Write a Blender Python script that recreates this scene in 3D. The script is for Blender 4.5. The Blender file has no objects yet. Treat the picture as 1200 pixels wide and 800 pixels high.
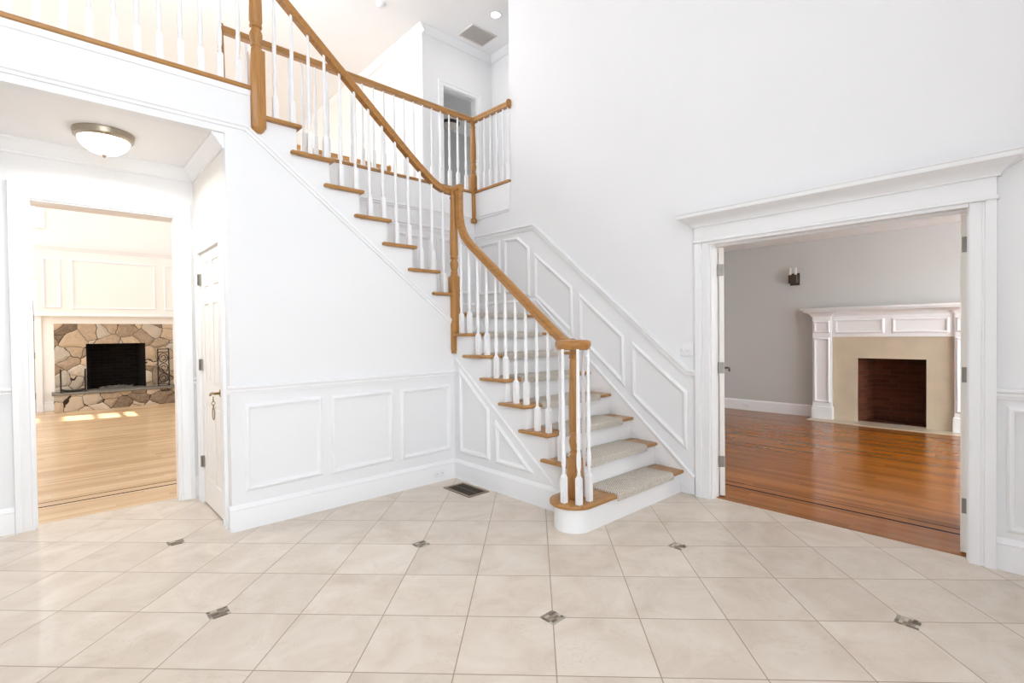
import bpy, bmesh, math, random
from mathutils import Vector, Matrix
random.seed(7)
D = bpy.data
COL = bpy.context.scene.collection
PI = math.pi

# ------------------------------------------------------------------ materials
def lin(c):
    return tuple((x/12.92 if x <= .04045 else ((x+.055)/1.055)**2.4) for x in [v/255 for v in c])

class NT:
    def __init__(self, name):
        self.m = D.materials.new(name); self.m.use_nodes = True
        self.t = self.m.node_tree; self.n = self.t.nodes; self.l = self.t.links
        self.b = self.n['Principled BSDF']
    def new(self, typ, **kw):
        nd = self.n.new(typ)
        for k, v in kw.items(): setattr(nd, k, v)
        return nd
    def put(self, sock, v):
        if isinstance(v, bpy.types.NodeSocket): self.l.new(v, sock)
        else: sock.default_value = v
    def math(self, op, a, b=0.0, c=0.0):
        nd = self.new('ShaderNodeMath', operation=op)
        self.put(nd.inputs[0], a); self.put(nd.inputs[1], b); self.put(nd.inputs[2], c)
        return nd.outputs[0]
    def mix(self, f, a, b):
        nd = self.new('ShaderNodeMix', data_type='RGBA')
        self.put(nd.inputs[0], f)
        for s, v in ((nd.inputs[6], a), (nd.inputs[7], b)):
            self.put(s, v if isinstance(v, bpy.types.NodeSocket) else (*v, 1))
        return nd.outputs[2]
    def ramp(self, f, stops):
        nd = self.new('ShaderNodeValToRGB'); el = nd.color_ramp.elements
        while len(el) < len(stops): el.new(.5)
        for e, (p, c) in zip(el, stops): e.position = p; e.color = (*c, 1)
        self.put(nd.inputs[0], f); return nd.outputs[0]
    def pos(self): return self.new('ShaderNodeNewGeometry').outputs['Position']
    def obj(self): return self.new('ShaderNodeTexCoord').outputs['Object']
    def sep(self, v):
        nd = self.new('ShaderNodeSeparateXYZ'); self.l.new(v, nd.inputs[0]); return nd.outputs
    def comb(self, x, y, z):
        nd = self.new('ShaderNodeCombineXYZ')
        for s, v in zip(nd.inputs, (x, y, z)): self.put(s, v)
        return nd.outputs[0]
    def mapv(self, v, scale=(1,1,1), rot=(0,0,0), loc=(0,0,0)):
        nd = self.new('ShaderNodeMapping'); self.l.new(v, nd.inputs[0])
        nd.inputs['Scale'].default_value = scale; nd.inputs['Rotation'].default_value = rot; nd.inputs['Location'].default_value = loc
        return nd.outputs[0]
    def noise(self, v, scale, detail=3, rough=.5, dist=0):
        nd = self.new('ShaderNodeTexNoise'); self.l.new(v, nd.inputs['Vector'])
        nd.inputs['Scale'].default_value = scale; nd.inputs['Detail'].default_value = detail
        nd.inputs['Roughness'].default_value = rough; nd.inputs['Distortion'].default_value = dist
        return nd.outputs[0]
    def bump(self, h, s=.2, d=.01):
        nd = self.new('ShaderNodeBump'); nd.inputs['Strength'].default_value = s; nd.inputs['Distance'].default_value = d
        self.l.new(h, nd.inputs['Height']); self.l.new(nd.outputs[0], self.b.inputs['Normal'])
    def set(self, col=None, rough=None, metal=None, spec=None):
        if col is not None: self.put(self.b.inputs['Base Color'], col if isinstance(col, bpy.types.NodeSocket) else (*col, 1))
        if rough is not None: self.put(self.b.inputs['Roughness'], rough)
        if metal is not None: self.b.inputs['Metallic'].default_value = metal
        if spec is not None: self.b.inputs['Specular IOR Level'].default_value = spec
        return self.m

def paint(name, c, rough=.55, var=.015, spec=.3):
    t = NT(name); c = lin(c)
    n = t.noise(t.pos(), 1.3, 2)
    col = t.mix(n, tuple(x*(1-var) for x in c), tuple(min(1, x*(1+var)) for x in c))
    f = t.noise(t.pos(), 260, 2); t.bump(f, .04, .001)
    return t.set(col, rough, spec=spec)

def oak(name, base, dark, axis='z', rough=.28):
    t = NT(name); sc = {'x': (1.5, 22, 22), 'y': (22, 1.5, 22), 'z': (22, 22, 1.5)}[axis]
    v = t.mapv(t.pos(), sc)
    g = t.noise(v, 2.2, 6, .62, .6)
    f = t.noise(t.mapv(t.pos(), tuple(4*s for s in sc)), 3, 3)
    k = t.math('ADD', t.math('MULTIPLY', g, .75), t.math('MULTIPLY', f, .25))
    col = t.ramp(k, [(.3, lin(dark)), (.5, lin(base)), (.72, tuple(min(1, x*1.18) for x in lin(base)))])
    t.bump(f, .03, .001)
    return t.set(col, rough, spec=.4)

def metal(name, c, rough=.35):
    t = NT(name); n = t.noise(t.pos(), 40, 3)
    col = t.mix(n, tuple(x*.85 for x in lin(c)), lin(c))
    return t.set(col, rough, metal=1.0)

def plain(name, c, rough=.5, spec=.4, sc=30, var=.06):
    t = NT(name); n = t.noise(t.pos(), sc, 3)
    col = t.mix(n, tuple(x*(1-var) for x in lin(c)), tuple(min(1, x*(1+var)) for x in lin(c)))
    return t.set(col, rough, spec=spec)

def emit(name, c, s):
    t = NT(name); t.set(lin(c), .4); t.b.inputs['Emission Color'].default_value = (*lin(c), 1)
    t.b.inputs['Emission Strength'].default_value = s; return t.m

def tile_mat():
    t = NT('marble_tile'); P = t.pos(); x, y, z = t.sep(P)
    S = 1.1555/(2*math.sqrt(2)); OX, OY = .575, .469
    r = 1/math.sqrt(2)
    xs = t.math('SUBTRACT', x, OX); ys = t.math('SUBTRACT', y, OY)
    u = t.math('DIVIDE', t.math('MULTIPLY', t.math('SUBTRACT', xs, ys), r), S)
    v = t.math('DIVIDE', t.math('MULTIPLY', t.math('ADD', xs, ys), r), S)
    def edge(a):
        f = t.math('FRACT', t.math('ADD', a, .5)); return t.math('ABSOLUTE', t.math('SUBTRACT', f, .5))
    gd = t.math('MINIMUM', edge(u), edge(v))
    grout = t.math('LESS_THAN', gd, .0062)
    cu = t.math('FLOOR', u); cv = t.math('FLOOR', v)
    wn = t.new('ShaderNodeTexWhiteNoise', noise_dimensions='3D')
    t.l.new(t.comb(cu, cv, 3.0), wn.inputs['Vector'])
    rnd = wn.outputs['Value']
    off = t.comb(t.math('MULTIPLY', rnd, 17), t.math('MULTIPLY', rnd, 31), 0.0)
    va = t.new('ShaderNodeVectorMath', operation='ADD'); t.l.new(P, va.inputs[0]); t.l.new(off, va.inputs[1]); pv = va.outputs[0]
    cl = t.noise(pv, 3.2, 5, .6, .8)
    base = t.ramp(cl, [(.25, lin((204, 189, 172))), (.5, lin((217, 204, 189))), (.75, lin((225, 215, 202)))])
    vein = t.math('ABSOLUTE', t.math('SUBTRACT', t.noise(pv, 2.1, 6, .65, 1.2), .5))
    vm = t.math('MULTIPLY', t.math('LESS_THAN', vein, .004), .16)
    base = t.mix(vm, base, lin((176, 150, 124)))
    tone = t.math('MULTIPLY_ADD', rnd, .07, .95)
    mul = t.new('ShaderNodeVectorMath', operation='SCALE'); t.l.new(base, mul.inputs[0]); t.l.new(tone, mul.inputs['Scale'])
    col = t.mix(grout, mul.outputs[0], lin((150, 134, 116)))
    # small mosaic inserts on the lattice
    L = 1.1555
    ix = t.math('SUBTRACT', xs, t.math('MULTIPLY', t.math('ROUND', t.math('DIVIDE', xs, L)), L))
    iy = t.math('SUBTRACT', ys, t.math('MULTIPLY', t.math('ROUND', t.math('DIVIDE', ys, L)), L))
    ins = t.math('LESS_THAN', t.math('MAXIMUM', t.math('ABSOLUTE', ix), t.math('ABSOLUTE', iy)), .046)
    bx = t.math('FLOOR', t.math('DIVIDE', ix, .031)); by = t.math('FLOOR', t.math('DIVIDE', iy, .0154))
    w2 = t.new('ShaderNodeTexWhiteNoise', noise_dimensions='3D')
    t.l.new(t.comb(bx, by, t.math('ROUND', t.math('DIVIDE', xs, L))), w2.inputs['Vector'])
    fine = t.noise(P, 150, 3)
    mc = t.ramp(t.math('ADD', t.math('MULTIPLY', w2.outputs['Value'], .8), t.math('MULTIPLY', fine, .2)),
                [(.1, lin((82, 70, 58))), (.45, lin((132, 118, 102))), (.7, lin((156, 144, 128))), (.95, lin((196, 188, 175)))])
    col = t.mix(ins, col, mc)
    nogrout = t.math('SUBTRACT', 1.0, t.math('MULTIPLY', grout, t.math('SUBTRACT', 1.0, ins)))
    t.bump(nogrout, .25, .002)
    rg = t.math('MULTIPLY_ADD', t.noise(pv, 9, 3), .06, .11)
    rg = t.math('ADD', rg, t.math('MULTIPLY', grout, .4))
    rg = t.math('ADD', rg, t.math('MULTIPLY', ins, .25))
    return t.set(col, rg, spec=.42)

def plank_mat(name, along, base, dark, light, lines, rough=.16):
    """strip flooring; along = 'x' or 'y'; lines = [(centre, halfwidth)] of dark inlay lines across"""
    t = NT(name); P = t.pos(); x, y, z = t.sep(P)
    a, c = (x, y) if along == 'x' else (y, x)
    W = .057
    ci = t.math('FLOOR', t.math('DIVIDE', c, W))
    w1 = t.new('ShaderNodeTexWhiteNoise', noise_dimensions='1D'); t.l.new(ci, w1.inputs['W'])
    ao = t.math('ADD', t.math('DIVIDE', a, 1.15), t.math('MULTIPLY', w1.outputs['Value'], 9.0))
    ai = t.math('FLOOR', ao)
    w2 = t.new('ShaderNodeTexWhiteNoise', noise_dimensions='2D'); t.l.new(t.comb(ci, ai, 0.0), w2.inputs['Vector'])
    rnd = w2.outputs['Value']
    gv = t.comb(t.math('MULTIPLY', a, 1.6), t.math('MULTIPLY', c, 26.0), t.math('MULTIPLY', rnd, 13))
    g = t.noise(gv, 2.0, 5, .6, .5)
    k = t.math('ADD', t.math('MULTIPLY', rnd, .55), t.math('MULTIPLY', g, .45))
    col = t.ramp(k, [(.12, lin(dark)), (.5, lin(base)), (.88, lin(light))])
    fc = t.math('FRACT', t.math('DIVIDE', c, W)); fa = t.math('FRACT', ao)
    seam = t.math('MAXIMUM', t.math('LESS_THAN', fc, .022), t.math('LESS_THAN', fa, .003))
    col = t.mix(t.math('MULTIPLY', seam, .22), col, tuple(v*.3 for v in lin(dark)))
    spec = None
    for (cc, hw) in lines:
        m = t.math('LESS_THAN', t.math('ABSOLUTE', t.math('SUBTRACT', c, cc)), hw)
        col = t.mix(m, col, lin((34, 18, 9)))
        spec = m if spec is None else t.math('MAXIMUM', spec, m)
    rr = t.math('MULTIPLY_ADD', t.noise(P, 6, 2), .08, rough)
    t.put(t.b.inputs['Specular IOR Level'], t.math('MULTIPLY', t.math('SUBTRACT', 1.0, spec), .26))
    return t.set(col, rr)

def stone_mat():
    t = NT('field_stone'); P = t.pos(); x, y, z = t.sep(P)
    v0 = t.comb(t.math('ADD', x, t.math('MULTIPLY', y, .6)), 0.0, z)
    dn = t.new('ShaderNodeTexNoise'); t.l.new(v0, dn.inputs['Vector']); dn.inputs['Scale'].default_value = 5; dn.inputs['Detail'].default_value = 2
    sc = t.new('ShaderNodeVectorMath', operation='SCALE'); t.l.new(dn.outputs['Color'], sc.inputs[0]); sc.inputs['Scale'].default_value = .10
    ad = t.new('ShaderNodeVectorMath', operation='ADD'); t.l.new(v0, ad.inputs[0]); t.l.new(sc.outputs[0], ad.inputs[1])
    vv = t.mapv(ad.outputs[0], (1, 1, 1.25))
    vo = t.new('ShaderNodeTexVoronoi', feature='F1'); t.l.new(vv, vo.inputs['Vector']); vo.inputs['Scale'].default_value = 3.3
    ve = t.new('ShaderNodeTexVoronoi', feature='DISTANCE_TO_EDGE'); t.l.new(vv, ve.inputs['Vector']); ve.inputs['Scale'].default_value = 3.3
    rnd = t.sep(vo.outputs['Color'])[0]
    n = t.noise(P, 16, 6, .7, .8)
    k = t.math('ADD', t.math('MULTIPLY', rnd, .62), t.math('MULTIPLY', n, .38))
    col = t.ramp(k, [(.18, lin((120, 102, 84))), (.38, lin((178, 156, 132))), (.55, lin((204, 180, 152))), (.7, lin((184, 174, 160))), (.85, lin((222, 202, 176)))])
    j = t.math('LESS_THAN', ve.outputs['Distance'], .014)
    col = t.mix(j, col, lin((58, 46, 38)))
    h = t.math('ADD', t.math('MINIMUM', t.math('MULTIPLY', ve.outputs['Distance'], 6), 1.0), t.math('MULTIPLY', n, .5))
    t.bump(h, .7, .03)
    return t.set(col, .85, spec=.2)

def brick_mat(name, c1, c2, mort, soot=0.0):
    t = NT(name); P = t.pos(); x, y, z = t.sep(P)
    v = t.comb(t.math('ADD', x, y), z, 0.0)
    b = t.new('ShaderNodeTexBrick'); t.l.new(v, b.inputs['Vector'])
    b.inputs['Scale'].default_value = 1; b.inputs['Brick Width'].default_value = .2; b.inputs['Row Height'].default_value = .068
    b.inputs['Mortar Size'].default_value = .006
    b.inputs['Color1'].default_value = (*lin(c1), 1); b.inputs['Color2'].default_value = (*lin(c2), 1); b.inputs['Mortar'].default_value = (*lin(mort), 1)
    n = t.noise(P, 5, 5, .6)
    col = t.mix(t.math('MULTIPLY', n, .6), b.outputs['Color'], tuple(v*.35 for v in lin(c1)))
    t.bump(b.outputs['Fac'], -.4, .006)
    return t.set(col, .9, spec=.15)

def carpet_mat():
    t = NT('woven_carpet'); P = t.pos(); x, y, z = t.sep(P)
    w = t.math('SINE', t.math('MULTIPLY', x, 330)); w2 = t.math('SINE', t.math('MULTIPLY', t.math('ADD', y, z), 330))
    k = t.math('MULTIPLY_ADD', t.math('MULTIPLY', w, w2), .22, t.math('MULTIPLY', t.noise(P, 75, 5, .85), .9))
    col = t.ramp(k, [(.2, lin((140, 130, 119))), (.46, lin((200, 192, 180))), (.66, lin((232, 227, 218)))])
    t.bump(k, .6, .004)
    return t.set(col, .95, spec=.1)

M = {}
M['wall'] = paint('white_wall_paint', (236, 236, 237))
M['wallw'] = paint('warm_white_wall_paint', (241, 238, 233))
M['wallr'] = paint('grey_wall_paint', (206, 205, 203))
M['ceil'] = paint('ceiling_paint', (240, 239, 239), .8)
M['trim'] = paint('white_trim_paint', (240, 240, 241), .32, .008, .4)
M['door'] = paint('door_paint', (240, 236, 230), .35, .01, .4)
M['oakx'] = oak('oak_along_hall', (174, 127, 74), (140, 97, 52), 'x')
M['oaky'] = oak('oak_along_run', (172, 122, 66), (140, 95, 47), 'y')
M['oakz'] = oak('oak_upright', (176, 127, 72), (144, 98, 51), 'z')
M['tile'] = tile_mat()
M['woodr'] = plank_mat('oak_strip_floor', 'y', (150, 89, 33), (130, 74, 24), (166, 105, 44), [(4.36, .014), (4.475, .008), (8.03, .012)], .15)
M['woodl'] = plank_mat('pale_oak_strip_floor', 'x', (208, 176, 138), (186, 150, 110), (222, 194, 158), [(5.52, .014), (5.66, .008)], .2)
M['stone'] = stone_mat()
M['slate'] = plain('bluestone_slab', (124, 118, 110), .7, .2, 14, .15)
M['soot'] = brick_mat('sooty_brick', (40, 33, 29), (26, 22, 20), (48, 43, 40))
M['brick'] = brick_mat('red_brick', (118, 66, 46), (92, 50, 36), (100, 78, 64))
M['marble'] = plain('tan_marble', (202, 188, 166), .3, .4, 5, .12)
M['marblel'] = plain('cream_marble_slab', (200, 188, 168), .25, .4, 5, .08)
M['carpet'] = carpet_mat()
M['nickel'] = metal('brushed_nickel', (178, 166, 148), .32)
M['steel'] = metal('dull_steel', (150, 145, 138), .4)
M['brass'] = metal('aged_brass', (150, 120, 78), .35)
M['iron'] = plain('black_iron', (30, 27, 25), .5, .4)
M['bronze'] = plain('dark_bronze', (72, 58, 46), .45, .5, 60, .25)
M['ventbronze'] = plain('worn_bronze', (134, 118, 102), .5, .4, 60, .2)
M['plastic'] = plain('white_plastic', (238, 238, 240), .4, .4, 20, .01)
M['dark'] = plain('hole_shade', (24, 20, 18), .9, .1)  # dark colour painted in place of shade inside holes
M['ventgrey'] = plain('grey_vent_paint', (222, 217, 212), .5, .3, 30, .03)
M['glow'] = emit('lit_frosted_glass', (255, 246, 228), 3.2)
M['spot'] = emit('lit_downlight', (255, 250, 240), 6)
M['frost'] = plain('frosted_glass_shade', (232, 226, 216), .2, .5)
def glass():
    t = NT('clear_pane'); tr = t.new('ShaderNodeBsdfTransparent'); gl = t.new('ShaderNodeBsdfGlossy')
    gl.inputs['Roughness'].default_value = .02
    n = t.noise(t.pos(), 3, 2); mx = t.new('ShaderNodeMixShader'); t.put(mx.inputs[0], t.math('MULTIPLY_ADD', n, .02, .05))
    t.l.new(tr.outputs[0], mx.inputs[1]); t.l.new(gl.outputs[0], mx.inputs[2])
    t.l.new(mx.outputs[0], t.n['Material Output'].inputs[0]); return t.m
M['glass'] = glass()

# ------------------------------------------------------------------ mesh helpers
WL = {}
class MB:
    def __init__(self): self.bm = bmesh.new()
    def box(self, x0, x1, y0, y1, z0, z1, bev=0, seg=2):
        b = bmesh.new(); r = bmesh.ops.create_cube(b, size=1)
        for v in b.verts: v.co = Vector(((x0+x1)/2+v.co.x*(x1-x0), (y0+y1)/2+v.co.y*(y1-y0), (z0+z1)/2+v.co.z*(z1-z0)))
        if bev: bmesh.ops.bevel(b, geom=b.edges[:], offset=bev, segments=seg, affect='EDGES', profile=.5)
        self._add(b); return self
    def _add(self, b, mat=None):
        if mat is not None: b.transform(mat)
        me = D.meshes.new('tmp'); b.to_mesh(me); b.free(); self.bm.from_mesh(me); D.meshes.remove(me)
    def prism(self, pts, axis, a0, a1, bev=0, seg=3):
        """pts in the plane normal to axis: x->(y,z)  y->(x,z)  z->(x,y)"""
        b = bmesh.new()
        def mk(p, a):
            return {'x': (a, p[0], p[1]), 'y': (p[0], a, p[1]), 'z': (p[0], p[1], a)}[axis]
        lo = [b.verts.new(mk(p, a0)) for p in pts]; hi = [b.verts.new(mk(p, a1)) for p in pts]
        n = len(pts); f0 = b.faces.new(lo); f1 = b.faces.new(hi)
        for i in range(n): b.faces.new((lo[i], lo[(i+1) % n], hi[(i+1) % n], hi[i]))
        bmesh.ops.recalc_face_normals(b, faces=b.faces)
        if bev:
            ed = list(set(f0.edges) | set(f1.edges))
            bmesh.ops.bevel(b, geom=ed, offset=bev, segments=seg, affect='EDGES', profile=.5)
        self._add(b); return self
    def sweep(self, path, prof, side, closed=False, flip=None, caps=True, inward=False):
        """prof = [(p along side, q along side x tangent)]"""
        P = [Vector(p) for p in path]; n = len(P)
        S = [Vector(s).normalized() for s in side] if isinstance(side[0], (tuple, list, Vector)) else [Vector(side).normalized()]*n
        rings = []; frames = []
        for i in range(n):
            if closed: d1 = (P[i]-P[i-1]).normalized(); d2 = (P[(i+1) % n]-P[i]).normalized()
            else:
                d1 = (P[i]-P[max(i-1, 0)]) if i > 0 else (P[1]-P[0]); d2 = (P[i+1]-P[i]) if i < n-1 else d1
                d1 = d1.normalized(); d2 = d2.normalized()
            t = (d1+d2).normalized(); c = max(.3, t.dot(d1))
            up = S[i].cross(t).normalized()/c
            frames.append((S[i], up))
        if flip is None:
            if inward:
                cen = sum(P, Vector())/n; flip = (cen-P[0]).dot(frames[0][1]) < 0
            else: flip = frames[0][1].z < -1e-6
        sg = -1 if flip else 1
        b = bmesh.new()
        for i in range(n):
            s, u = frames[i]
            rings.append([b.verts.new(P[i]+s*p+u*(q*sg)) for p, q in prof])
        m = len(prof)
        for i in range(n if closed else n-1):
            a = rings[i]; c = rings[(i+1) % n]
            for j in range(m): b.faces.new((a[j], a[(j+1) % m], c[(j+1) % m], c[j]))
        if not closed and caps: b.faces.new(rings[0]); b.faces.new(rings[-1][::-1])
        bmesh.ops.recalc_face_normals(b, faces=b.faces)
        self._add(b); return self
    def lathe(self, prof, cx, cy, seg=16, axis='z', z0=0, ring=False):
        b = bmesh.new(); rings = []
        for r, z in prof:
            if r < 1e-6: rings.append([b.verts.new((0, 0, z))])
            else: rings.append([b.verts.new((r*math.cos(2*PI*k/seg), r*math.sin(2*PI*k/seg), z)) for k in range(seg)])
        for a, c in zip(rings, rings[1:]):
            if len(a) == 1 and len(c) == 1: continue
            for k in range(seg):
                k2 = (k+1) % seg
                if len(a) == 1: b.faces.new((a[0], c[k], c[k2]))
                elif len(c) == 1: b.faces.new((a[k], a[k2], c[0]))
                else: b.faces.new((a[k], a[k2], c[k2], c[k]))
        if len(rings[0]) > 1 and not ring: b.faces.new(rings[0][::-1])
        if len(rings[-1]) > 1 and not ring: b.faces.new(rings[-1])
        bmesh.ops.recalc_face_normals(b, faces=b.faces)
        mt = Matrix.Translation((cx, cy, z0))
        if axis == 'x': mt = mt @ Matrix.Rotation(PI/2, 4, 'Y')
        if axis == 'y': mt = mt @ Matrix.Rotation(-PI/2, 4, 'X')
        self._add(b, mt); return self
    def tube(self, path, r, seg=8, closed=False):
        prof = [(r*math.cos(2*PI*k/seg), r*math.sin(2*PI*k/seg)) for k in range(seg)]
        P = [Vector(p) for p in path]; sides = []
        s = None
        for i in range(len(P)):
            a = P[i-1] if (i or closed) else P[i]; c = P[(i+1) % len(P)] if (i < len(P)-1 or closed) else P[i]
            d = (c-a).normalized()
            if s is None: s = d.cross(Vector((0, 0, 1))) if abs(d.z) < .9 else d.cross(Vector((1, 0, 0)))
            s = (s-d*s.dot(d)).normalized(); sides.append(s.copy())
        self.sweep(path, prof, sides, closed=closed, flip=False); return self
    def sq_post(self, cx, cy, z0, z1, w, sh=.03, wt=None):
        """square block with pyramidal shoulder"""
        h = w/2; wt = wt or w*.4
        self.box(cx-h, cx+h, cy-h, cy+h, z0, z1-sh)
        b = bmesh.new(); lo = [b.verts.new((cx+sx*h, cy+sy*h, z1-sh)) for sx, sy in ((-1,-1),(1,-1),(1,1),(-1,1))]
        g = wt/2; hi = [b.verts.new((cx+sx*g, cy+sy*g, z1)) for sx, sy in ((-1,-1),(1,-1),(1,1),(-1,1))]
        b.faces.new(lo[::-1]); b.faces.new(hi)
        for i in range(4): b.faces.new((lo[i], lo[(i+1) % 4], hi[(i+1) % 4], hi[i]))
        self._add(b); return self
    def xf(self, mat): self.bm.transform(mat); return self
    def build(self, name, mat, parent=None, smooth=True, kind=None, ang=35):
        me = D.meshes.new(name)
        vs = [v.co for v in self.bm.verts]
        lo = Vector([min(v[i] for v in vs) for i in range(3)]); hi = Vector([max(v[i] for v in vs) for i in range(3)])
        o0 = Vector(((lo.x+hi.x)/2, (lo.y+hi.y)/2, lo.z))
        self.bm.transform(Matrix.Translation(-o0)); self.bm.to_mesh(me); self.bm.free()
        if smooth: me.shade_smooth(); me.set_sharp_from_angle(angle=math.radians(ang))
        me.materials.append(M[mat])
        o = D.objects.new(name, me); COL.objects.link(o)
        WL[o] = o0
        if parent: o.parent = parent; o.location = o0-WL[parent]
        else: o.location = o0
        if kind: o['kind'] = kind
        return o

def thing(name, label, cat, loc, group=None):
    o = D.objects.new(name, None); COL.objects.link(o); o.location = loc; o.empty_display_size = .1
    WL[o] = Vector(loc); o['label'] = label; o['category'] = cat
    if group: o['group'] = group
    return o
def tag(o, label, cat, group=None):
    o['label'] = label; o['category'] = cat
    if group: o['group'] = group
    return o
def struct(name, mb, mat, **k): return mb.build(name, mat, None, kind='structure', **k)
def sgroup(name, loc):
    o = D.objects.new(name, None); COL.objects.link(o); o.location = loc; WL[o] = Vector(loc); o['kind'] = 'structure'; return o

# ------------------------------------------------------------------ key dimensions (metres, camera above the origin)
YL, XR, XS = 3.864, 3.894, 2.79          # wall under the upper flight, right wall, outer face of the lower flight
XC, YB = .895, 4.93                      # side wall with the closet door, back wall of the passage
UF = 3.115                               # upper floor level
ZC = 5.84                                # upper ceiling
TL = [.1945*n for n in range(0, 9)]      # tread tops, lower flight (index = step)
def N(n): return 2.125+.2445*(n-1)       # nosing fronts, lower flight
def X(n): return 2.88-.2455*(n-9)        # nosing fronts, upper flight
def ZU(n): return 1.742+.198*(n-9)       # tread tops, upper flight
LAND = 1.556

# profiles (p out of the wall, q up)
BASE = [(0, 0), (.016, 0), (.016, .135), (.013, .145), (.02, .15), (.014, .162), (.006, .178), (0, .182)]
RAILP = [(0, -.03), (.012, -.03), (.014, -.018), (.02, -.012), (.02, .004), (.03, .012), (.032, .024), (.026, .03), (0, .03)]
PANEL = [(0, -.02), (.008, -.02), (.012, -.013), (.02, -.008), (.023, .001), (.018, .011), (.009, .013), (.006, .021), (0, .021)]
CROWN = [(0, 0), (.012, 0), (.012, .014), (.03, .03), (.05, .062), (.075, .085), (.075, .1), (0, .1)]
CASE = [(0, 0), (.022, 0), (.022, .012), (.016, .018), (.016, .052), (.020, .058), (.028, .068), (.028, .1), (.02, .105), (0, .105)]
def panel(mb, pts, axis, plane, n):
    P = [{'x': (plane, a, b), 'y': (a, plane, b)}[axis] for a, b in pts]
    mb.sweep(P, PANEL, n, closed=True, inward=True)

# ------------------------------------------------------------------ floors and ceilings
mb = MB(); mb.box(-3, 3.955, -3, 5.035, -.1, 0); struct('floor', mb, 'tile', smooth=False)
mb = MB(); mb.box(3.955, 8.8, -2, 4.35, -.1, .002); struct('floor_right', mb, 'woodr', smooth=False)
mb = MB(); mb.box(-4, 4.04, 5.035, 12.9, -.1, .002); struct('floor_left', mb, 'woodl', smooth=False)
mb = MB()
mb.box(-3, 1.13, YL+.1, 7.3, 2.75, UF-.005); mb.box(1.13, 4.04, 4.93, 7.3, 2.75, UF-.005)
mb.box(XR+.02, 8.87, 2.2, 6.39, 2.85, UF-.005); mb.box(4.04, 8.87, 6.39, 9.2, 2.85, UF-.005)
struct('floor_upper', mb, 'ceil', smooth=False)
mb = MB(); mb.box(-4.1, 8.9, -3, 13, ZC, ZC+.1); struct('ceiling', mb, 'ceil', smooth=False)
mb = MB(); mb.box(4.014, 8.87, -2.1, 4.35, 2.75, 2.85); struct('ceiling_right', mb, 'ceil', smooth=False)

# ------------------------------------------------------------------ right wall with the wide opening
DY0, DY1, DZ = .35, 1.895, 2.06
mb = MB()
mb.box(XR, XR+.12, -3, DY0, 0, ZC); mb.box(XR, XR+.12, -8, -3, 0, 9); mb.box(XR, XR+.12, DY0, DY1, DZ, ZC)  # the taller outdoor stretch is added, unseen, to block sun from the foyer
mb.box(XR, XR+.12, DY1, 4.245, 0, ZC); mb.box(XR, XR+.12, 4.245, YB+.1, 0, UF-.02)
wall_right = struct('wall_right', mb, 'wall', smooth=False)
# wainscot beside and above the stairs
mb = MB(); mb.sweep([(XR, YB-.02, 2.53), (XR, 3.884, 2.515), (XR, 2.09, 1.006), (XR, 2.016, 1.006)], RAILP, (-1, 0, 0)); mb.build('chair_rail', 'trim', wall_right)
for pts in ([(4.82, 2.43), (4.45, 2.43), (4.45, 1.84), (4.82, 1.84)],
            [(4.345, 2.43), (4.131, 2.42), (3.965, 2.29), (3.965, 1.79), (4.345, 1.84)],
            [(3.85, 2.195), (3.35, 1.81), (3.345, 1.37), (3.855, 1.765)],
            [(3.225, 1.712), (2.735, 1.31), (2.73, .895), (3.228, 1.305)],
            [(2.612, 1.235), (2.113, .845), (2.115, .40), (2.614, .785)]):
    mb = MB(); panel(mb, pts, 'x', XR, (-1, 0, 0)); mb.build('panel_moulding', 'trim', wall_right)
mb = MB(); mb.sweep([(XR, .235, .985), (XR, -2.9, .985)], RAILP, (-1, 0, 0)); mb.build('chair_rail', 'trim', wall_right)
mb = MB(); panel(mb, [(.175, .9), (-.6, .9), (-.6, .24), (.175, .24)], 'x', XR, (-1, 0, 0)); mb.build('panel_moulding', 'trim', wall_right)
mb = MB(); mb.sweep([(XR, .235, 0), (XR, -2.9, 0)], BASE, (-1, 0, 0)); struct('baseboard_right', mb, 'trim')
# casing, jambs and cornice of the double door
mb = MB()
mb.sweep([(XR, DY1, 0), (XR, DY1, DZ+.03)], [(0, 0), (.024, 0), (.024, .05), (.018, .055), (.018, .062), (.03, .068), (.03, .115), (0, .115)], (-1, 0, 0), flip=False)
mb.sweep([(XR, DY0, 0), (XR, DY0, DZ+.03)], [(0, 0), (.024, 0), (.024, -.05), (.018, -.055), (.018, -.062), (.03, -.068), (.03, -.115), (0, -.115)], (-1, 0, 0), flip=False)
mb.box(XR, XR+.12, DY1-.012, DY1, 0, DZ); mb.box(XR, XR+.12, DY0, DY0+.012, 0, DZ); mb.box(XR, XR+.12, DY0+.012, DY1-.012, DZ-.012, DZ)
mb.box(XR+.07, XR+.105, DY0+.01, DY1-.01, DZ-.028, DZ-.012)
mb.box(XR-.034, XR, DY0-.115, DY1+.115, DZ+.018, DZ+.14, .004)
mb.box(XR-.042, XR, DY0-.125, DY1+.125, DZ+.005, DZ+.026, .006)
mb.box(XR-.026, XR-.001, DY0+.002, DY1-.002, DZ-.016, DZ+.01)
COR = [(0, 0), (0, .012), (.012, .014), (.018, .02), (.03, .026), (.048, .05), (.066, .085), (.074, .098), (.082, .1), (.098, .1), (.104, .106), (.112, .106), (.112, 0)]
y0, y1 = DY0-.118, DY1+.118
mb.sweep([(XR, y1, DZ+.13), (XR-.034, y1, DZ+.13), (XR-.034, y0, DZ+.13), (XR, y0, DZ+.13)], COR, (0, 0, 1), flip=True)
struct('trim_1', mb, 'trim')

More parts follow.
